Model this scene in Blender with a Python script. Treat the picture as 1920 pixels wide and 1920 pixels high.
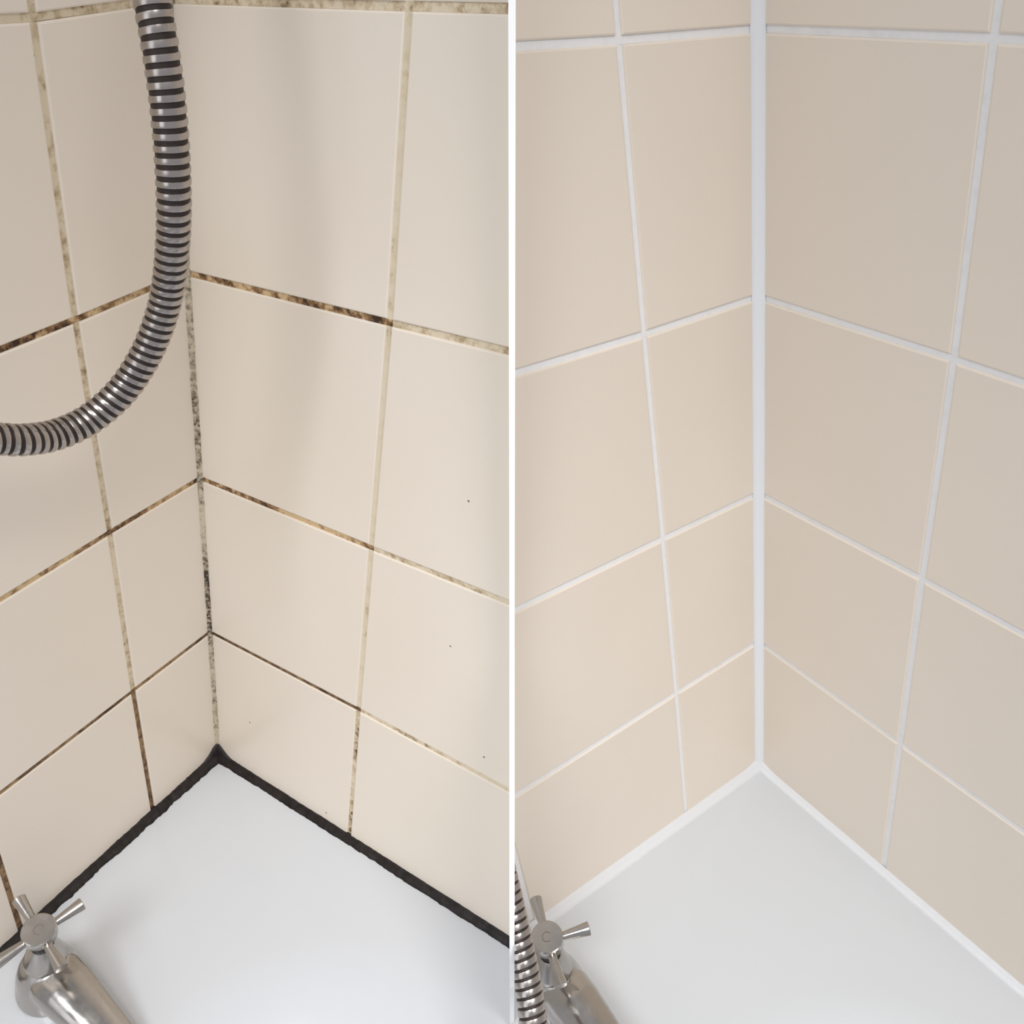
import bpy, bmesh, math, random
from mathutils import Vector, Matrix, noise

random.seed(7)
for o in list(bpy.data.objects):
    bpy.data.objects.remove(o)
scene = bpy.context.scene
C = scene.collection

# ------------------------------------------------------------------ camera
CAMZ = 1.2
cam_d = bpy.data.cameras.new('camera')
cam_d.sensor_width = 36.0
cam_d.lens = 36.0 * 1600.0 / 1920.0
cam_d.clip_start = 0.02
cam = bpy.data.objects.new('camera', cam_d)
C.objects.link(cam)
cam.location = (0, 0, CAMZ)
PITCH = math.radians(32.109)
cam.rotation_euler = (math.pi / 2 - PITCH, 0, 0)
scene.camera = cam

# ------------------------------------------------------------------ world and lights
world = bpy.data.worlds.new('room_light')
scene.world = world
world.use_nodes = True
bg = world.node_tree.nodes['Background']
bg.inputs['Color'].default_value = (0.93, 0.95, 1.0, 1)
bg.inputs['Strength'].default_value = 0.34

def area(name, loc, target, size, power, col):
    d = bpy.data.lights.new(name, 'AREA')
    d.shape = 'RECTANGLE'
    d.size, d.size_y = size
    d.energy = power
    d.color = col
    o = bpy.data.objects.new(name, d)
    C.objects.link(o)
    o.location = loc
    o.rotation_euler = (Vector(target) - Vector(loc)).to_track_quat('-Z', 'Y').to_euler()
    return o

area('ceiling_light', (0.35, -0.15, 2.6), (0, 0.4, 0.65), (0.8, 0.8), 1.5, (1.0, 0.93, 0.85))
area('added_cool_fill', (-1.1, -1.2, 1.3), (0.0, 0.45, 0.75), (0.9, 1.1), 2.5, (0.92, 0.96, 1.0))  # added cool fill from the left, tints the right-hand walls; no window there

def spot(name, loc, target, power, angle, radius, col):
    d = bpy.data.lights.new(name, 'SPOT')
    d.energy = power
    d.spot_size = math.radians(angle)
    d.spot_blend = 1.0
    d.shadow_soft_size = radius
    d.color = col
    o = bpy.data.objects.new(name, d)
    C.objects.link(o)
    o.location = loc
    o.rotation_euler = (Vector(target) - Vector(loc)).to_track_quat('-Z', 'Y').to_euler()
    return o

spot('added_corner_spot', (-0.48, -0.82, 2.22), (0.08, 0.34, 0.30), 55, 54, 0.36, (0.95, 0.985, 1.0))  # added spot, aimed low so the upper walls fall off darker
spot('added_corner_spot', (0.62, -0.82, 2.22), (-0.10, 0.34, 0.30), 59, 54, 0.36, (1.0, 0.97, 0.93))  # second added spot from the right, lifts the far left wall

vs = scene.view_settings
vs.view_transform = 'Standard'
vs.look = 'None'
vs.gamma = 1.0
vs.use_curve_mapping = False
vs.exposure = 0.5

# ------------------------------------------------------------------ the two bath corners
# each: corner point on the bath deck, direction along the left wall, along the right wall, up the corner
UP0 = CAMZ - 0.6367
BL = dict(O=Vector((-0.2839, 0.5736, UP0)), X=Vector((-0.46425, -0.88571, 0)), Y=Vector((0.83836, -0.54511, 0)),
          Z=Vector((0.14998, -0.03899, 0.98792)),
          cl=[0, .0840, .2097, .3667], cr=[0, .1689, .346, .503], rows=[0, .1610, .3177, .4750, .6305, .787],
          # hand-set tiles: millimetre offsets of each course (distance from corner, offset) and of each upright joint (per course)
          dwl=[[(0, 0)], [(0, -1.1), (.084, .8), (.193, 3.3)], [(0, .2), (.084, .2), (.163, -1.9)], [(0, 3), (.084, -1.4), (.132, -6.1)], [(0, 3.3), (.037, .6), (.084, -2.9), (.12, -4)]],
          dul=[[0] * 5, [-4.8, -1.6, -.6, 2.2, 1.6], [0] * 5, [0] * 5],
          dwr=[[(0, 0)], [(0, -1.1), (.169, -.6), (.308, -2.9)], [(0, .2), (.169, .1), (.279, 1.4)], [(0, 3), (.169, 2.7), (.251, 3.2)], [(0, 3.3), (.223, 1.9)]],
          dur=[[0] * 5, [-.7, -.5, .5, 1.8, -.5], [0] * 5, [0] * 5],
          au=0.042, av=-0.018)
SC = 0.6367 / 0.6016
BR = dict(O=Vector((0.2226 * SC, 0.531 * SC, UP0)), X=Vector((-0.79356, -0.6085, 0)), Y=Vector((0.56817, -0.82291, 0)),
          Z=Vector((-0.15955, -0.027, 0.98682)),
          cl=[0, .1037, .2741, .4291], cr=[0, .1362, .2912, .446], rows=[0, .1562, .3113, .4648, .6197, .7747],
          dwl=[[(0, 0)], [(0, 2), (.104, 1.3), (.262, -1)], [(0, -1.5), (.104, -.8), (.232, -1.2)], [(0, -.2), (.104, -2.3)], [(0, .5), (.104, -1.4), (.17, -2.4)]],
          dul=[[0] * 5, [-3.9, -3.1, -1.6, .7, 1.8], [0] * 5, [0] * 5],
          dwr=[[(0, 0)], [(0, 2), (.136, -.7), (.226, -2)], [(0, -1.5), (.136, 1.6)], [(0, -.2), (.136, 2.1)], [(0, .5), (.136, 1.9), (.15, 1.2)]],
          dur=[[0] * 5, [.2, .1, .1, 1.4, 0], [0] * 5, [0] * 5],
          au=0.023, av=-0.019)
for b in (BL, BR):
    n = b['X'].cross(b['Z']).normalized()
    b['nl'] = n if n.dot(b['Y']) > 0 else -n
    n = b['Y'].cross(b['Z']).normalized()
    b['nr'] = n if n.dot(b['X']) > 0 else -n
PT = 0.0015          # half thickness of the border panel

# ------------------------------------------------------------------ helpers
def mesh_obj(name, verts, faces, mat, parent=None, smooth=False, clip=0):
    """clip: -1 keeps world x < -PT, +1 keeps x > PT"""
    bm = bmesh.new()
    vv = [bm.verts.new(v) for v in verts]
    for f in faces:
        try:
            bm.faces.new([vv[i] for i in f])
        except ValueError:
            pass
    bmesh.ops.recalc_face_normals(bm, faces=bm.faces)
    return bm_obj(name, bm, mat, parent, smooth, clip)

def bm_obj(name, bm, mat, parent=None, smooth=False, clip=0):
    if clip:
        g = bm.verts[:] + bm.edges[:] + bm.faces[:]
        r = bmesh.ops.bisect_plane(bm, geom=g, plane_co=(clip * PT, 0, 0), plane_no=(clip, 0, 0), clear_inner=True)
        cut = [e for e in r['geom_cut'] if isinstance(e, bmesh.types.BMEdge)]
        if cut:
            try:
                bmesh.ops.edgeloop_fill(bm, edges=cut)
            except Exception:
                pass
        if not bm.faces:
            bm.free()
            return None
    me = bpy.data.meshes.new(name)
    bm.to_mesh(me)
    bm.free()
    if smooth:
        me.polygons.foreach_set('use_smooth', [True] * len(me.polygons))
    me.materials.append(mat)
    o = bpy.data.objects.new(name, me)
    C.objects.link(o)
    if parent:
        o.parent = parent
    return o

def tag(o, label=None, cat=None, group=None, kind=None):
    if label: o['label'] = label
    if cat: o['category'] = cat
    if group: o['group'] = group
    if kind: o['kind'] = kind
    return o

def empty(name, loc, axis_z=None, label=None, cat=None):
    o = bpy.data.objects.new(name, None)
    o.empty_display_size = 0.02
    C.objects.link(o)
    o.location = loc
    if axis_z is not None:
        z = axis_z.normalized()
        x = (Vector((1, 0, 0)) - z * z.x).normalized()
        y = z.cross(x)
        o.rotation_euler = Matrix((x, y, z)).transposed().to_euler()
    tag(o, label, cat)
    return o

# ------------------------------------------------------------------ materials
def new_mat(name, col, rough=0.5, metal=0.0, spec=0.5):
    m = bpy.data.materials.new(name)
    m.use_nodes = True
    p = m.node_tree.nodes['Principled BSDF']
    p.inputs['Base Color'].default_value = (*col, 1)
    p.inputs['Roughness'].default_value = rough
    p.inputs['Metallic'].default_value = metal
    p.inputs['Specular IOR Level'].default_value = spec
    return m, m.node_tree.nodes, m.node_tree.links, p

def srgb(r, g, b):
    f = lambda c: (c / 255 / 12.92) if c / 255 <= 0.04045 else ((c / 255 + 0.055) / 1.055) ** 2.4
    return (f(r), f(g), f(b))

def nz(N, L, scale, detail=2.0, rough=0.5, src='Object'):
    tc = N.new('ShaderNodeTexCoord')
    n = N.new('ShaderNodeTexNoise')
    n.inputs['Scale'].default_value = scale
    n.inputs['Detail'].default_value = detail
    n.inputs['Roughness'].default_value = rough
    L.new(tc.outputs[src], n.inputs['Vector'])
    return n

def ramp(N, L, src, stops):
    r = N.new('ShaderNodeValToRGB')
    e = r.color_ramp.elements
    while len(e) < len(stops):
        e.new(0.5)
    for i, (pos, col) in enumerate(stops):
        e[i].position = pos
        e[i].color = (*col, 1) if len(col) == 3 else col
    L.new(src, r.inputs['Fac'])
    return r

def tile_mat(name, ca, cb, specks, rough):
    m, N, L, p = new_mat(name, ca, rough)
    n1 = nz(N, L, 5.0, 2)
    r1 = ramp(N, L, n1.outputs['Fac'], [(0.35, ca), (0.65, cb)])
    out = r1.outputs['Color']
    if specks:
        tc = N.new('ShaderNodeTexCoord')
        v = N.new('ShaderNodeTexVoronoi')
        v.inputs['Scale'].default_value = 30.0
        L.new(tc.outputs['Object'], v.inputs['Vector'])
        lt = N.new('ShaderNodeMath'); lt.operation = 'LESS_THAN'; lt.inputs[1].default_value = 0.026
        L.new(v.outputs['Distance'], lt.inputs[0])
        mx = N.new('ShaderNodeMix'); mx.data_type = 'RGBA'
        L.new(lt.outputs[0], mx.inputs['Factor'])
        L.new(out, mx.inputs['A'])
        mx.inputs['B'].default_value = (*srgb(125, 105, 85), 1)
        out = mx.outputs['Result']
    L.new(out, p.inputs['Base Color'])
    n2 = nz(N, L, 60.0, 1)
    bp = N.new('ShaderNodeBump')
    bp.inputs['Strength'].default_value = 0.05
    bp.inputs['Distance'].default_value = 0.002
    L.new(n2.outputs['Fac'], bp.inputs['Height'])
    L.new(bp.outputs['Normal'], p.inputs['Normal'])
    return m

M = {}
M['tile_old'] = tile_mat('cream_glazed_tile', srgb(228, 217, 203), srgb(230, 220, 208), True, 0.32)
M['tile_new'] = tile_mat('beige_glazed_tile', srgb(222, 211, 198), srgb(225, 214, 201), False, 0.34)

def grout_mat(name, base, mid, dark, lo, hi, scale=150.0):
    m, N, L, p = new_mat(name, base, 0.8, spec=0.25)
    n1 = nz(N, L, scale, 5, 0.65)
    n2 = nz(N, L, 22.0, 2)
    mul = N.new('ShaderNodeMath'); mul.operation = 'MULTIPLY'
    ad = N.new('ShaderNodeMath'); ad.operation = 'ADD'; ad.inputs[1].default_value = 0.5
    L.new(n2.outputs['Fac'], ad.inputs[0])
    L.new(n1.outputs['Fac'], mul.inputs[0]); L.new(ad.outputs[0], mul.inputs[1])
    r = ramp(N, L, mul.outputs[0], [(lo, base), ((lo + hi) / 2, mid), (hi, dark)])
    L.new(r.outputs['Color'], p.inputs['Base Color'])
    bp = N.new('ShaderNodeBump')
    bp.inputs['Strength'].default_value = 0.4
    bp.inputs['Distance'].default_value = 0.0006
    L.new(n1.outputs['Fac'], bp.inputs['Height'])
    L.new(bp.outputs['Normal'], p.inputs['Normal'])
    return m

M['grout_heavy'] = grout_mat('mouldy_brown_grout', srgb(205, 178, 138), srgb(140, 108, 76), srgb(66, 48, 36), 0.40, 0.66)
M['grout_brown'] = grout_mat('brown_grout', srgb(160, 132, 100), srgb(120, 95, 70), srgb(78, 58, 44), 0.36, 0.62)
M['grout_medium'] = grout_mat('stained_beige_grout', srgb(217, 203, 179), srgb(188, 168, 138), srgb(92, 72, 55), 0.44, 0.74)
M['grout_light'] = grout_mat('pale_beige_grout', srgb(216, 203, 180), srgb(207, 191, 164), srgb(145, 122, 95), 0.46, 0.84)
M['grout_speck'] = grout_mat('grey_speckled_sealant', srgb(198, 185, 163), srgb(156, 142, 122), srgb(62, 54, 48), 0.38, 0.64, 260.0)
M['grout_white'] = grout_mat('clean_white_grout', srgb(231, 230, 231), srgb(228, 227, 228), srgb(221, 220, 221), 0.3, 0.8)
M['wall_back'] = new_mat('mortar_backing', srgb(190, 175, 150), 0.9)[0]
M['seal_bath'] = new_mat('white_silicone_dimmed', srgb(212, 213, 216), 0.3)[0]  # same white silicone, darkened since the level bead catches more light
M['seal_white'] = new_mat('white_silicone', srgb(226, 227, 230), 0.3)[0]
M['panel'] = new_mat('white_border', srgb(250, 250, 250), 0.5)[0]

m, N, L_, p = new_mat('black_mouldy_silicone', srgb(30, 24, 22), 0.5, spec=0.3)
n1 = nz(N, L_, 120, 4)
r = ramp(N, L_, n1.outputs['Fac'], [(0.35, srgb(22, 17, 16)), (0.7, srgb(42, 35, 34))])
L_.new(r.outputs['Color'], p.inputs['Base Color'])
bp = N.new('ShaderNodeBump'); bp.inputs['Strength'].default_value = 0.5; bp.inputs['Distance'].default_value = 0.001
L_.new(n1.outputs['Fac'], bp.inputs['Height']); L_.new(bp.outputs['Normal'], p.inputs['Normal'])
M['seal_black'] = m

def bath_mat(name, col, specks):
    m, N, L, p = new_mat(name, col, 0.16)
    if specks:
        v = N.new('ShaderNodeTexVoronoi'); v.inputs['Scale'].default_value = 11.0
        tc = N.new('ShaderNodeTexCoord'); L.new(tc.outputs['Object'], v.inputs['Vector'])
        lt = N.new('ShaderNodeMath'); lt.operation = 'LESS_THAN'; lt.inputs[1].default_value = 0.016
        L.new(v.outputs['Distance'], lt.inputs[0])
        mx = N.new('ShaderNodeMix'); mx.data_type = 'RGBA'
        mx.inputs['A'].default_value = (*col, 1); mx.inputs['B'].default_value = (*srgb(205, 200, 192), 1)
        L.new(lt.outputs[0], mx.inputs['Factor']); L.new(mx.outputs['Result'], p.inputs['Base Color'])
    n2 = nz(N, L, 14.0, 2)
    bp = N.new('ShaderNodeBump'); bp.inputs['Strength'].default_value = 0.05; bp.inputs['Distance'].default_value = 0.01
    L.new(n2.outputs['Fac'], bp.inputs['Height']); L.new(bp.outputs['Normal'], p.inputs['Normal'])
    return m
M['bath_old'] = bath_mat('white_enamel', srgb(202, 205, 210), True)
M['bath_new'] = bath_mat('white_enamel_clean', srgb(199, 202, 206), False)

def chrome(name, col, r0, r1):
    m, N, L, p = new_mat(name, col, r0, 1.0)
    n = nz(N, L, 90, 4)
    mr = N.new('ShaderNodeMapRange')
    mr.inputs['From Min'].default_value = 0.35; mr.inputs['From Max'].default_value = 0.7
    mr.inputs['To Min'].default_value = r0; mr.inputs['To Max'].default_value = r1
    L.new(n.outputs['Fac'], mr.inputs['Value']); L.new(mr.outputs['Result'], p.inputs['Roughness'])
    return m
M['chrome'] = chrome('worn_chrome', srgb(180, 175, 170), 0.14, 0.32)
M['hose_band'] = chrome('satin_hose_steel', srgb(178, 170, 165), 0.2, 0.34)
M['hose_core'] = new_mat('dark_hose_groove', srgb(52, 44, 41), 0.5, 0.5)[0]
M['rubber'] = new_mat('black_rubber', srgb(22, 22, 24), 0.5)[0]
M['engrave'] = new_mat('engraved_mark', srgb(120, 110, 100), 0.5, 0.6)[0]

# ------------------------------------------------------------------ walls with tiles and joints
JW = 0.0040      # joint width
TT = 0.007       # tile thickness
def slab(b, side, u0, u1, w0, w1, d0, d1):
    A = b['X'] if side == 'l' else b['Y']
    n = b['nl'] if side == 'l' else b['nr']
    P = lambda u, w, d: b['O'] + A * u + b['Z'] * w + n * d
    v = [P(u, w, d) for d in (d0, d1) for (u, w) in ((u0, w0), (u1, w0), (u1, w1), (u0, w1))]
    f = [(0, 1, 2, 3), (4, 5, 6, 7), (0, 1, 5, 4), (1, 2, 6, 5), (2, 3, 7, 6), (3, 0, 4, 7)]
    return v, f

def interp(tab, x):
    if x <= tab[0][0]: return tab[0][1]
    for (a, fa), (c, fc) in zip(tab, tab[1:]):
        if x <= c: return fa + (fc - fa) * (x - a) / (c - a)
    return tab[-1][1]

def quad_block(b, side, q, d0, d1):
    """block over four (u, w) corners between two depths"""
    A = b['X'] if side == 'l' else b['Y']
    n = b['nl'] if side == 'l' else b['nr']
    v = [b['O'] + A * u + b['Z'] * w + n * d for d in (d0, d1) for (u, w) in q]
    f = [(0, 1, 2, 3), (4, 5, 6, 7), (0, 1, 5, 4), (1, 2, 6, 5), (2, 3, 7, 6), (3, 0, 4, 7)]
    return v, f

def tile(b, side, q, mat, parent, clip):
    A = b['X'] if side == 'l' else b['Y']
    n = b['nl'] if side == 'l' else b['nr']
    dz = random.uniform(-0.0002, 0.0002)
    bv = 0.0011
    rings = [(0, -TT), (0, -bv), (bv * 0.293, -bv * 0.293), (bv, 0)]
    sg = ((1, 1), (-1, 1), (-1, -1), (1, -1))
    V = []
    for ins, d in rings:
        for (u, w), (su, sw) in zip(q, sg):
            V.append(b['O'] + A * (u + su * ins) + b['Z'] * (w + sw * ins) + n * (d + dz))
    F = []
    for k in range(3):
        for i in range(4):
            j = (i + 1) % 4
            F.append((4 * k + i, 4 * k + j, 4 * k + 4 + j, 4 * k + 4 + i))
    F.append((12, 13, 14, 15)); F.append((3, 2, 1, 0))
    return mesh_obj('tile', V, F, mat, parent, clip=clip)

def make_wall(name, label, b, side, cols, tilemat, jointmat, clip, end):
    rows = b['rows']
    v, f = slab(b, side, -0.02, end, -0.03, rows[-1], -0.03, -TT * 0.8)
    wall = mesh_obj(name, v, f, M['wall_back'], clip=clip)
    tag(wall, label, kind='structure')
    dw, du, sl = b['dw' + side], b['du' + side], b['au' if side == 'l' else 'av']
    G = []
    for ri, w in enumerate(rows):
        line = []
        for ci, u in enumerate(cols):
            uu = u + du[ci][min(ri, 4)] * 0.001
            ww = sl * uu + 0.0005 if ri == 0 else w + interp(dw[min(ri, 4)], uu) * 0.001
            line.append((uu, ww))
        G.append(line)
    g = JW / 2
    for ri in range(len(rows) - 1):
        for ci in range(len(cols) - 1):
            a, c, d, e = G[ri][ci], G[ri][ci + 1], G[ri + 1][ci + 1], G[ri + 1][ci]
            lo = g if ri else 0.0
            le = g if ci else 0.0015
            tile(b, side, [(a[0] + le, a[1] + lo), (c[0] - g, c[1] + lo), (d[0] - g, d[1] - g), (e[0] + le, e[1] - g)], tilemat, wall, clip)
            # joint above this tile, running across it and the crossing
            le = g if ci else 0.0
            v, f = quad_block(b, side, [(e[0] + le, e[1] - g), (d[0] + g, d[1] - g), (d[0] + g, d[1] + g), (e[0] + le, e[1] + g)], -TT, -0.0011)
            mesh_obj('grout_joint', v, f, jointmat('h', ri + 1, ci), wall, clip=clip)
            # joint to its far side
            v, f = quad_block(b, side, [(c[0] - g, c[1] + lo), (c[0] + g, c[1] + lo), (d[0] + g, d[1] - g), (d[0] - g, d[1] - g)], -TT, -0.0011)
            mesh_obj('grout_joint', v, f, jointmat('v', ri, ci), wall, clip=clip)
    return wall

def jm_ll(kind, r, c):
    if kind == 'h':
        if r >= 4: return M['grout_medium']
        return M['grout_brown'] if r == 1 else M['grout_heavy']
    if c == 1: return M['grout_brown']
    return M['grout_brown'] if r == 0 else M['grout_medium']
def jm_lr(kind, r, c):
    if kind == 'h':
        if r >= 4: return M['grout_medium']
        if c == 0: return M['grout_brown'] if r == 1 else M['grout_heavy']
        return M['grout_medium']
    return M['grout_medium'] if r == 0 else M['grout_light']
def jm_new(kind, r, c): return M['grout_white']

wl = make_wall('wall_left', 'cream tiled wall with stained joints behind the looping shower hose', BL, 'l', BL['cl'], M['tile_old'], jm_ll, -1, 0.37)
wml = make_wall('wall_middle_left', 'cream tiled wall with stained joints above the black sealant, right of the old corner', BL, 'r', BL['cr'], M['tile_old'], jm_lr, -1, 0.48)
wmr = make_wall('wall_middle_right', 'beige tiled wall with clean white joints, left of the white sealed corner', BR, 'l', BR['cl'], M['tile_new'], jm_new, 1, 0.43)
wr = make_wall('wall_right', 'beige tiled wall with clean white joints, right of the white sealed corner', BR, 'r', BR['cr'], M['tile_new'], jm_new, 1, 0.45)

# corner seals (a concave bead in the upright corner)
def corner_seal(b, leg, mat, parent, name, jitter):
    rows = b['rows']
    n = 120
    V = []; F = []
    for i in range(n + 1):
        w = rows[-1] * i / n
        lu = leg * (1 + jitter * noise.noise(Vector((w * 60, 1.3, 0))))
        lv = leg * (1 + jitter * noise.noise(Vector((w * 60, 7.3, 4))))
        base = b['O'] + b['Z'] * w
        for (s, t) in ((-.002, -.002), (lu, -.001), (lu, 0.0004), (lu * .52, lv * .24), (lu * .24, lv * .52), (0.0004, lv), (-.001, lv)):
            V.append(base + b['X'] * s + b['Y'] * t)
    k = 7
    for i in range(n):
        for j in range(k):
            F.append((i * k + j, i * k + (j + 1) % k, (i + 1) * k + (j + 1) % k, (i + 1) * k + j))
    F.append(tuple(range(k))); F.append(tuple(n * k + j for j in range(k)))
    return mesh_obj(name, V, F, mat, parent, smooth=True)
corner_seal(BL, 0.0029, M['grout_speck'], wl, 'corner_joint', 0.25)
tag(corner_seal(BR, 0.0058, M['seal_white'], wmr, 'corner_sealant', 0.05), 'white sealant bead up the corner')

# ------------------------------------------------------------------ panel standing in for the white border between the two views
yz = [(0.40, UP0 + 0.74), (0.385, UP0 + 0.30), (0.30, UP0 + 0.17), (0.30, UP0 + 0.09), (0.33, UP0 - 0.03), (0.42, UP0 - 0.03), (0.48, UP0 + 0.74)]
k = len(yz)
V = [Vector((s * PT, y, z)) for s in (-1, 1) for (y, z) in yz]
F = [tuple(range(k)), tuple(range(k, 2 * k))] + [(i, (i + 1) % k, (i + 1) % k + k, i + k) for i in range(k)]
tag(mesh_obj('border_panel_1', V, F, M['panel']), 'thin white upright panel standing in for the border between the two views', kind='structure')

# ------------------------------------------------------------------ bathtubs
def sd_rr(u, v, u0, u1, v0, v1, r):
    cx, cy = (u0 + u1) / 2, (v0 + v1) / 2
    qx = abs(u - cx) - (u1 - u0) / 2 + r
    qy = abs(v - cy) - (v1 - v0) / 2 + r
    return -(math.hypot(max(qx, 0), max(qy, 0)) + min(max(qx, qy), 0) - r)   # positive inside

def drop(s):
    if s <= 0: return 0.0
    rho = 0.15
    s1 = rho * 0.92
    if s < s1: return -(rho - math.sqrt(rho * rho - s * s))
    z1 = rho - math.sqrt(rho * rho - s1 * s1)
    z = z1 + (s - s1) * 2.35
    lim = 0.34
    if z > lim - 0.06:
        e = z - (lim - 0.06)
        z = lim - 0.06 * math.exp(-e / 0.06)
    return -z

def make_bath(b, mat, label, clip, vmax):
    t = empty('bathtub', b['O'] + b['X'] * 0.34 + b['Y'] * 0.3 - Vector((0, 0, UP0)), None, label, 'bathtub')
    off = -t.location
    us = [-0.012 + 0.005 * i for i in range(79)]
    while us[-1] < 0.68: us.append(us[-1] + 0.012)
    us[-1] = 0.68
    vsn = [-0.012 + 0.005 * i for i in range(96)]
    while vsn[-1] < vmax: vsn.append(vsn[-1] + 0.012)
    V = []
    for u in us:
        for v in vsn:
            V.append(b['O'] + b['X'] * u + b['Y'] * v + Vector((0, 0, b['au'] * u + b['av'] * v + drop(sd_rr(u, v, 0.05, 0.62, 0.146, 1.5, 0.155)))))
    k = len(vsn)
    F = [(i * k + j, i * k + j + 1, (i + 1) * k + j + 1, (i + 1) * k + j) for i in range(len(us) - 1) for j in range(k - 1)]
    o = mesh_obj('basin_and_deck', V, F, mat, None, smooth=True, clip=clip)
    o.location = off; o.parent = t
    # outer apron panel below the front rim
    A = b['O'] + b['X'] * 0.68 + b['Y'] * -0.01 + Vector((0, 0, b['au'] * 0.68))
    B_ = b['O'] + b['X'] * 0.68 + b['Y'] * (vmax) + Vector((0, 0, b['au'] * 0.68 + b['av'] * vmax))
    dn = Vector((0, 0, -UP0)); th = b['X'] * -0.012
    V = [A, B_, B_ + dn, A + dn, A + th, B_ + th, B_ + dn + th, A + dn + th]
    F = [(0, 1, 2, 3), (4, 5, 6, 7), (0, 1, 5, 4), (1, 2, 6, 5), (2, 3, 7, 6), (3, 0, 4, 7)]
    o = mesh_obj('apron', V, F, mat, None, clip=clip)
    if o:
        o.location = off; o.parent = t
    return t, off

tubL, offL = make_bath(BL, M['bath_old'], 'white bathtub corner edged with black mouldy sealant', -1, 1.0)
tubR, offR = make_bath(BR, M['bath_new'], 'white bathtub corner edged with clean white sealant', 1, 1.0)

def bath_seal(b, side, end, wall_h, deck_w, mat, jit, clip, tub, off, seed, blob):
    """bead along the foot of one wall: convex-concave section from the tile face down to the deck"""
    A = b['X'] if side == 'l' else b['Y']
    Bv = b['Y'] if side == 'l' else b['X']
    n = int(end / 0.0016)
    V = []; F = []; k = 7
    for i in range(n + 1):
        a = end * i / n
        def jj(q): return 1 + jit * (0.6 * noise.noise(Vector((a * 40, q, seed))) + 0.6 * noise.noise(Vector((a * 190, q + 5, seed))) + 0.5 * noise.noise(Vector((a * 420, q + 9, seed))))
        bl = math.exp(-(a / 0.012) ** 2) * blob
        h = wall_h * jj(1.1) + bl * 0.012
        d = deck_w * jj(4.7) + bl * 0.002
        s0 = a - 0.002 * (1 if i == 0 else 0)
        for (t, w) in ((-.003, -.003), (d, -.001), (d, 0.0005), (d * .62, h * .30), (d * .30, h * .62), (0.0006, h), (-.001, h)):
            dz = b['au'] * (s0 if side == 'l' else t) + b['av'] * (t if side == 'l' else s0)
            V.append(b['O'] + A * s0 + Bv * t + b['Z'] * w + Vector((0, 0, dz)))
    for i in range(n):
        for j in range(k):
            F.append((i * k + j, i * k + (j + 1) % k, (i + 1) * k + (j + 1) % k, (i + 1) * k + j))
    F.append(tuple(range(k))); F.append(tuple(n * k + j for j in range(k)))
    o = mesh_obj('sealant_bead', V, F, mat, None, smooth=True, clip=clip)
    o.location = off; o.parent = tub
    return o
tag(bath_seal(BL, 'l', 0.36, 0.0066, 0.0078, M['seal_black'], 0.22, -1, tubL, offL, 1.0, 1.0), 'black mouldy sealant along the left wall')
tag(bath_seal(BL, 'r', 0.45, 0.0056, 0.0062, M['seal_black'], 0.15, -1, tubL, offL, 9.0, 1.0), 'black mouldy sealant along the right wall')
tag(bath_seal(BR, 'l', 0.42, 0.0055, 0.0070, M['seal_bath'], 0.06, 1, tubR, offR, 3.0, 0.3), 'white sealant along the left wall')
tag(bath_seal(BR, 'r', 0.44, 0.0050, 0.0065, M['seal_bath'], 0.05, 1, tubR, offR, 6.0, 0.3), 'white sealant along the right wall')

# ------------------------------------------------------------------ taps
def lathe(bm, prof, seg=40, mat4=Matrix.Identity(4), cap0=True, cap1=True):
    rings = []
    for (r, z) in prof:
        rings.append([bm.verts.new(mat4 @ Vector((r * math.cos(2 * math.pi * i / seg), r * math.sin(2 * math.pi * i / seg), z))) for i in range(seg)])
    for a, c in zip(rings, rings[1:]):
        for i in range(seg):
            bm.faces.new((a[i], a[(i + 1) % seg], c[(i + 1) % seg], c[i]))
    if cap0: bm.faces.new(rings[0][::-1])
    if cap1: bm.faces.new(rings[-1])

def fin(name, bm, mat, parent, clip=0, angle=0.6):
    bmesh.ops.recalc_face_normals(bm, faces=bm.faces)
    o = bm_obj(name, bm, mat, parent, smooth=True)
    o.data.set_sharp_from_angle(angle=angle)
    return o

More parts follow.
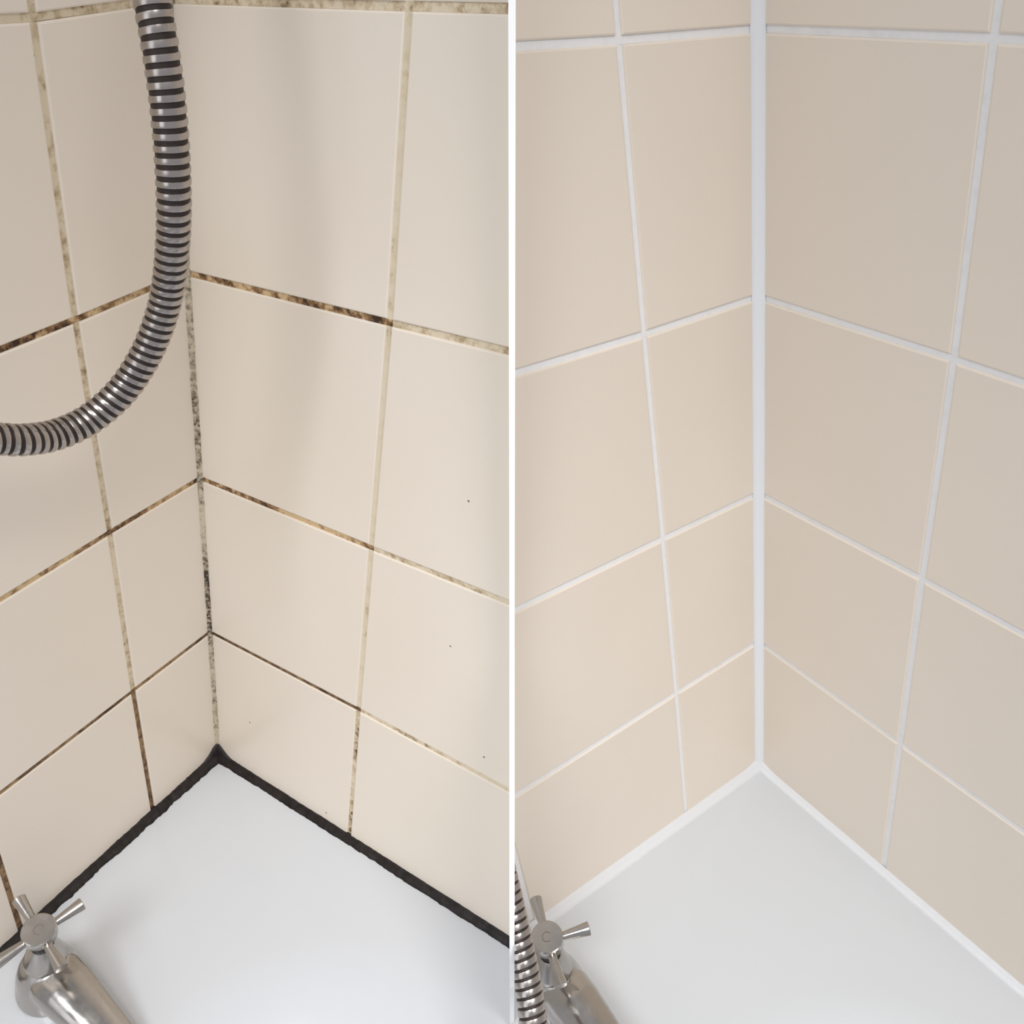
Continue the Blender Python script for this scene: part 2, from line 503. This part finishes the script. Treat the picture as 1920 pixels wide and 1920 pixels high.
def make_tap(base, axis, face, spoke0, spout_dir, label, short=()):
    """axis: pillar direction, face: direction the cross handle faces"""
    t = empty('bath_tap', base, axis, label, 'tap')
    inv = t.rotation_euler.to_matrix().inverted()
    # body: bell rising from the deck with the spout growing out of its side, blended into one casting
    bm = bmesh.new()
    lathe(bm, [(0.0225, 0.0015), (0.0232, 0.003), (0.0230, 0.006), (0.0222, 0.012), (0.0215, 0.018), (0.0204, 0.025), (0.0186, 0.032), (0.0162, 0.038), (0.0140, 0.0425), (0.0128, 0.0445)], 48)
    sd = inv @ Vector(spout_dir); sd.z = 0; sd.normalize()
    sn = Vector((-sd.y, sd.x, 0))
    path = [(-0.012, 0.024, 0.004, 0.004), (-0.008, 0.0245, 0.0120, 0.0110), (0.0, 0.0255, 0.0165, 0.0155), (0.012, 0.027, 0.0192, 0.0170), (0.024, 0.0275, 0.0190, 0.0160), (0.038, 0.0275, 0.0176, 0.0140), (0.054, 0.027, 0.0160, 0.0122),
            (0.072, 0.0255, 0.0146, 0.0110), (0.090, 0.0225, 0.0136, 0.0102), (0.102, 0.018, 0.0128, 0.0096), (0.108, 0.012, 0.0118, 0.0085)]
    rings = []
    for i, (s, z, hw, hh) in enumerate(path):
        a = path[max(i - 1, 0)]; c = path[min(i + 1, len(path) - 1)]
        tg = Vector((c[0] - a[0], 0, c[1] - a[1])).normalized()
        up = Vector((-tg.z, 0, tg.x))
        ring = []
        for q in range(32):
            th = 2 * math.pi * q / 32
            cx = math.copysign(abs(math.cos(th)) ** 0.9, math.cos(th)) * hw
            cy = math.copysign(abs(math.sin(th)) ** 0.9, math.sin(th)) * hh
            lo = Vector((s, 0, z)) + up * cy
            ring.append(bm.verts.new(sd * lo.x + Vector((0, 0, lo.z)) + sn * cx))
        rings.append(ring)
    for a, c in zip(rings, rings[1:]):
        for i in range(32):
            bm.faces.new((a[i], a[(i + 1) % 32], c[(i + 1) % 32], c[i]))
    bm.faces.new(rings[0][::-1]); bm.faces.new(rings[-1])
    body = fin('body', bm, M['chrome'], t, angle=3.1)
    rm = body.modifiers.new('blend', 'REMESH'); rm.mode = 'VOXEL'; rm.voxel_size = 0.0009; rm.use_smooth_shade = True
    sm = body.modifiers.new('soften', 'SMOOTH'); sm.factor = 0.5; sm.iterations = 14
    bm = bmesh.new()
    lathe(bm, [(0.0138, 0.042), (0.0141, 0.0442), (0.0134, 0.0462), (0.0112, 0.054), (0.0082, 0.0612), (0.0074, 0.0625)], 40)
    fin('bonnet', bm, M['chrome'], t)
    bm = bmesh.new()
    lathe(bm, [(0.0066, 0.0622), (0.0068, 0.063), (0.0068, 0.0662), (0.006, 0.0672)], 32)
    fin('washer', bm, M['rubber'], t)
    # cross handle, built about its own centre and turned to face its direction
    fz = (inv @ Vector(face)).normalized()
    tilt = Matrix.Translation((0, 0, 0.0785)) @ Vector((0, 0, 1)).rotation_difference(fz).to_matrix().to_4x4()
    bm = bmesh.new()
    lathe(bm, [(0.0056, -0.0125), (0.0060, -0.0105), (0.0074, -0.0075), (0.0100, -0.0050), (0.0109, -0.0030), (0.0111, 0.0050), (0.0108, 0.0061), (0.0101, 0.0065)], 48, tilt)
    hub = fin('hub', bm, M['chrome'], t, angle=0.4)
    hub['label'] = 'round hub of the cross handle'
    tinv = tilt.to_3x3().inverted()
    for k in range(4):
        a = math.radians(spoke0 + 90 * k)
        d = tinv @ (inv @ Vector((math.cos(a), math.sin(a), 0))); d.z = 0; d.normalize()
        bm = bmesh.new()
        m4 = tilt @ Matrix.Translation((0, 0, -0.0005)) @ d.to_track_quat('Z', 'Y').to_matrix().to_4x4()
        sl = 0.55 if k in short else 1.0
        prof = [(0.0029, 0.009), (0.0029, 0.0125), (0.0033, 0.0165), (0.0038, 0.022), (0.0045, 0.0280), (0.0046, 0.0290), (0.0042, 0.0295)]
        lathe(bm, [(r_, z_ * sl) for (r_, z_) in prof], 28, m4)
        fin('spoke', bm, M['chrome'], t)
    # letter C cut into the hub top, read from the camera side
    bm = bmesh.new()
    n = 26; ro, ri = 0.0034, 0.00285
    pts = []
    for i in range(n + 1):
        th = math.radians(48 + 264 * i / n)
        pts.append([bm.verts.new(tilt @ Vector((r * math.cos(th), r * math.sin(th), z))) for (r, z) in ((ri, 0.0064), (ri, 0.00658), (ro, 0.00658), (ro, 0.0064))])
    for a, c in zip(pts, pts[1:]):
        for i in range(4):
            bm.faces.new((a[i], a[(i + 1) % 4], c[(i + 1) % 4], c[i]))
    bm.faces.new(pts[0][::-1]); bm.faces.new(pts[-1])
    o = fin('letter_mark', bm, M['engrave'], t)
    o.parent = hub
    return t

make_tap(Vector((-0.3385, 0.3462, CAMZ - 0.629)), Vector((0.209, -0.072, 0.9753)), Vector((0.2668, -0.2346, 0.9348)), 48, BL['Y'], 'chrome cross-head bath tap beside the black sealant at the lower left')
make_tap(Vector((0.0342, 0.3386, CAMZ - 0.6313)), Vector((-0.1276, -0.0378, 0.9911)), Vector((-0.1037, -0.2073, 0.9728)), 14, BR['Y'], 'chrome cross-head bath tap half behind the hose beside the white sealant', short=(2,))

# ------------------------------------------------------------------ shower hoses
SP, CP = math.sin(PITCH), math.cos(PITCH)
def at(px, py, depth):
    x, y = (px - 960) / 1600 * depth, (py - 960) / 1600 * depth
    return Vector((x, -y * SP + depth * CP, CAMZ - y * CP - depth * SP))

def catmull(pts, n=24):
    out = []
    P = [pts[0] * 2 - pts[1]] + pts + [pts[-1] * 2 - pts[-2]]
    for i in range(1, len(P) - 2):
        for k in range(n):
            t = k / n
            a, b, c, d = P[i - 1], P[i], P[i + 1], P[i + 2]
            out.append(0.5 * ((2 * b) + (c - a) * t + (2 * a - 5 * b + 4 * c - d) * t * t + (3 * b - a - 3 * c + d) * t ** 3))
    out.append(P[-2])
    return out

def make_hose(ctrl, pitch_a, pitch_b, rad, fill, label, clip):
    pts = catmull(ctrl)
    S = [0.0]
    for a, c in zip(pts, pts[1:]): S.append(S[-1] + (c - a).length)
    Ltot = S[-1]
    # parallel-transport frames
    T = [(pts[min(i + 1, len(pts) - 1)] - pts[max(i - 1, 0)]).normalized() for i in range(len(pts))]
    nrm = T[0].orthogonal().normalized()
    Nn = [nrm]
    for i in range(1, len(T)):
        q = T[i - 1].rotation_difference(T[i])
        nrm = (q @ nrm); nrm = (nrm - T[i] * nrm.dot(T[i])).normalized()
        Nn.append(nrm)
    def fr(s):
        s = min(max(s, 0), Ltot)
        import bisect
        i = min(max(bisect.bisect_right(S, s) - 1, 0), len(S) - 2)
        f = (s - S[i]) / max(S[i + 1] - S[i], 1e-9)
        t = T[i].lerp(T[i + 1], f).normalized(); n = Nn[i].lerp(Nn[i + 1], f)
        n = (n - t * n.dot(t)).normalized()
        return pts[i].lerp(pts[i + 1], f), t, n, t.cross(n)
    root = empty('shower_hose', pts[-1], None, label, 'hose')
    off = -pts[-1]
    # dark grooves between the coils
    V = []; F = []; k = 20; m = int(Ltot / 0.003)
    for i in range(m + 1):
        c, t, n, bb = fr(Ltot * i / m)
        for j in range(k):
            a = 2 * math.pi * j / k
            V.append(c + (n * math.cos(a) + bb * math.sin(a)) * (rad - 0.0006))
    for i in range(m):
        for j in range(k):
            F.append((i * k + j, i * k + (j + 1) % k, (i + 1) * k + (j + 1) % k, (i + 1) * k + j))
    o = mesh_obj('inner_tube', V, F, M['hose_core'], None, smooth=True, clip=clip)
    o.location = off; o.parent = root
    # wound steel band
    V = []; F = []; st = 30
    s = 0.004; th = 0.0; cnt = 0
    prof = [(-.5, -.0016), (-.5, -.0005), (-.42, -.0001), (-.2, 0.0), (.2, 0.0), (.42, -.0001), (.5, -.0005), (.5, -.0016)]
    k = len(prof)
    while s < Ltot - 0.004:
        pch = pitch_a + (pitch_b - pitch_a) * s / Ltot
        w = pch * fill
        for (a, dr) in prof:
            c, t, n, bb = fr(s + a * w)
            V.append(c + (n * math.cos(th) + bb * math.sin(th)) * (rad + dr))
        th += 2 * math.pi / st; s += pch / st; cnt += 1
    for i in range(cnt - 1):
        for j in range(k - 1):
            F.append((i * k + j, i * k + j + 1, (i + 1) * k + j + 1, (i + 1) * k + j))
    o = mesh_obj('wound_band', V, F, M['hose_band'], None, smooth=True, clip=clip)
    o.data.set_sharp_from_angle(angle=0.7)
    o.location = off; o.parent = root
    return root

hose_l = [(272, -90, .318), (285, 0, .325), (299, 80, .331), (313, 180, .340), (322, 280, .350), (326, 370, .360), (324, 455, .372), (314, 545, .386), (296, 612, .394),
          (268, 675, .399), (226, 736, .401), (168, 786, .398), (105, 815, .388), (40, 825, .374), (-35, 824, .360)]
up0 = lambda x, y, h: Vector((x, y, UP0 + h))
def wall_outlet(root, pos, n):
    """round chrome outlet where the hose meets the wall"""
    bm = bmesh.new()
    m4 = Matrix.Translation(pos - root.location) @ n.to_track_quat('Z', 'Y').to_matrix().to_4x4()
    lathe(bm, [(0.024, -0.001), (0.024, 0.003), (0.021, 0.005), (0.0125, 0.0065), (0.0115, 0.022), (0.0105, 0.026), (0.0085, 0.0262)], 32, m4)
    return fin('wall_outlet', bm, M['chrome'], root)
top_w = BL['O'] + BL['X'] * 0.03 + BL['Z'] * 0.745
end_w = BL['O'] + BL['X'] * 0.335 + BL['Z'] * 0.475
nl = BL['nl']
def bez(a, ta, b, tb, n):
    """points strictly between a and b on a curve leaving along ta and arriving along tb"""
    k = (b - a).length * 0.45
    p1, p2 = a + ta.normalized() * k, b - tb.normalized() * k
    return [a * (1 - t) ** 3 + p1 * 3 * t * (1 - t) ** 2 + p2 * 3 * t * t * (1 - t) + b * t ** 3 for t in [i / (n + 1) for i in range(1, n + 1)]]
mid = [at(p[0], p[1], p[2] * 1.08) for p in hose_l]
a0, b0 = top_w + nl * 0.028, end_w + nl * 0.028
path_l = [top_w + nl * 0.010, a0] + bez(a0, nl, mid[0], mid[1] - mid[0], 3) + mid + bez(mid[-1], mid[-1] - mid[-2], b0, -nl, 4) + [b0, end_w + nl * 0.010]
h = make_hose(path_l, 0.0057, 0.0037, 0.0078, 0.63, 'ribbed steel shower hose looping across the stained tiles at upper left', 0)
wall_outlet(h, top_w, nl)
wall_outlet(h, end_w, nl)
hose_r = [(925, 1560, .440), (943, 1635, .436), (956, 1690, .433), (968, 1745, .430), (979, 1795, .427), (989, 1845, .424), (996, 1890, .421), (1001, 1935, .418), (1002, 2010, .412)]
path_r = [at(p[0], p[1], p[2] * 1.23) for p in hose_r] + [up0(0.018, 0.218, 0.050), up0(0.032, 0.178, 0.014), up0(0.058, 0.132, -0.020), up0(0.095, 0.085, -0.053)]
make_hose(path_r, 0.0053, 0.0053, 0.0088, 0.76, 'ribbed steel shower hose passing in front of the tap beside the white border panel', 1)
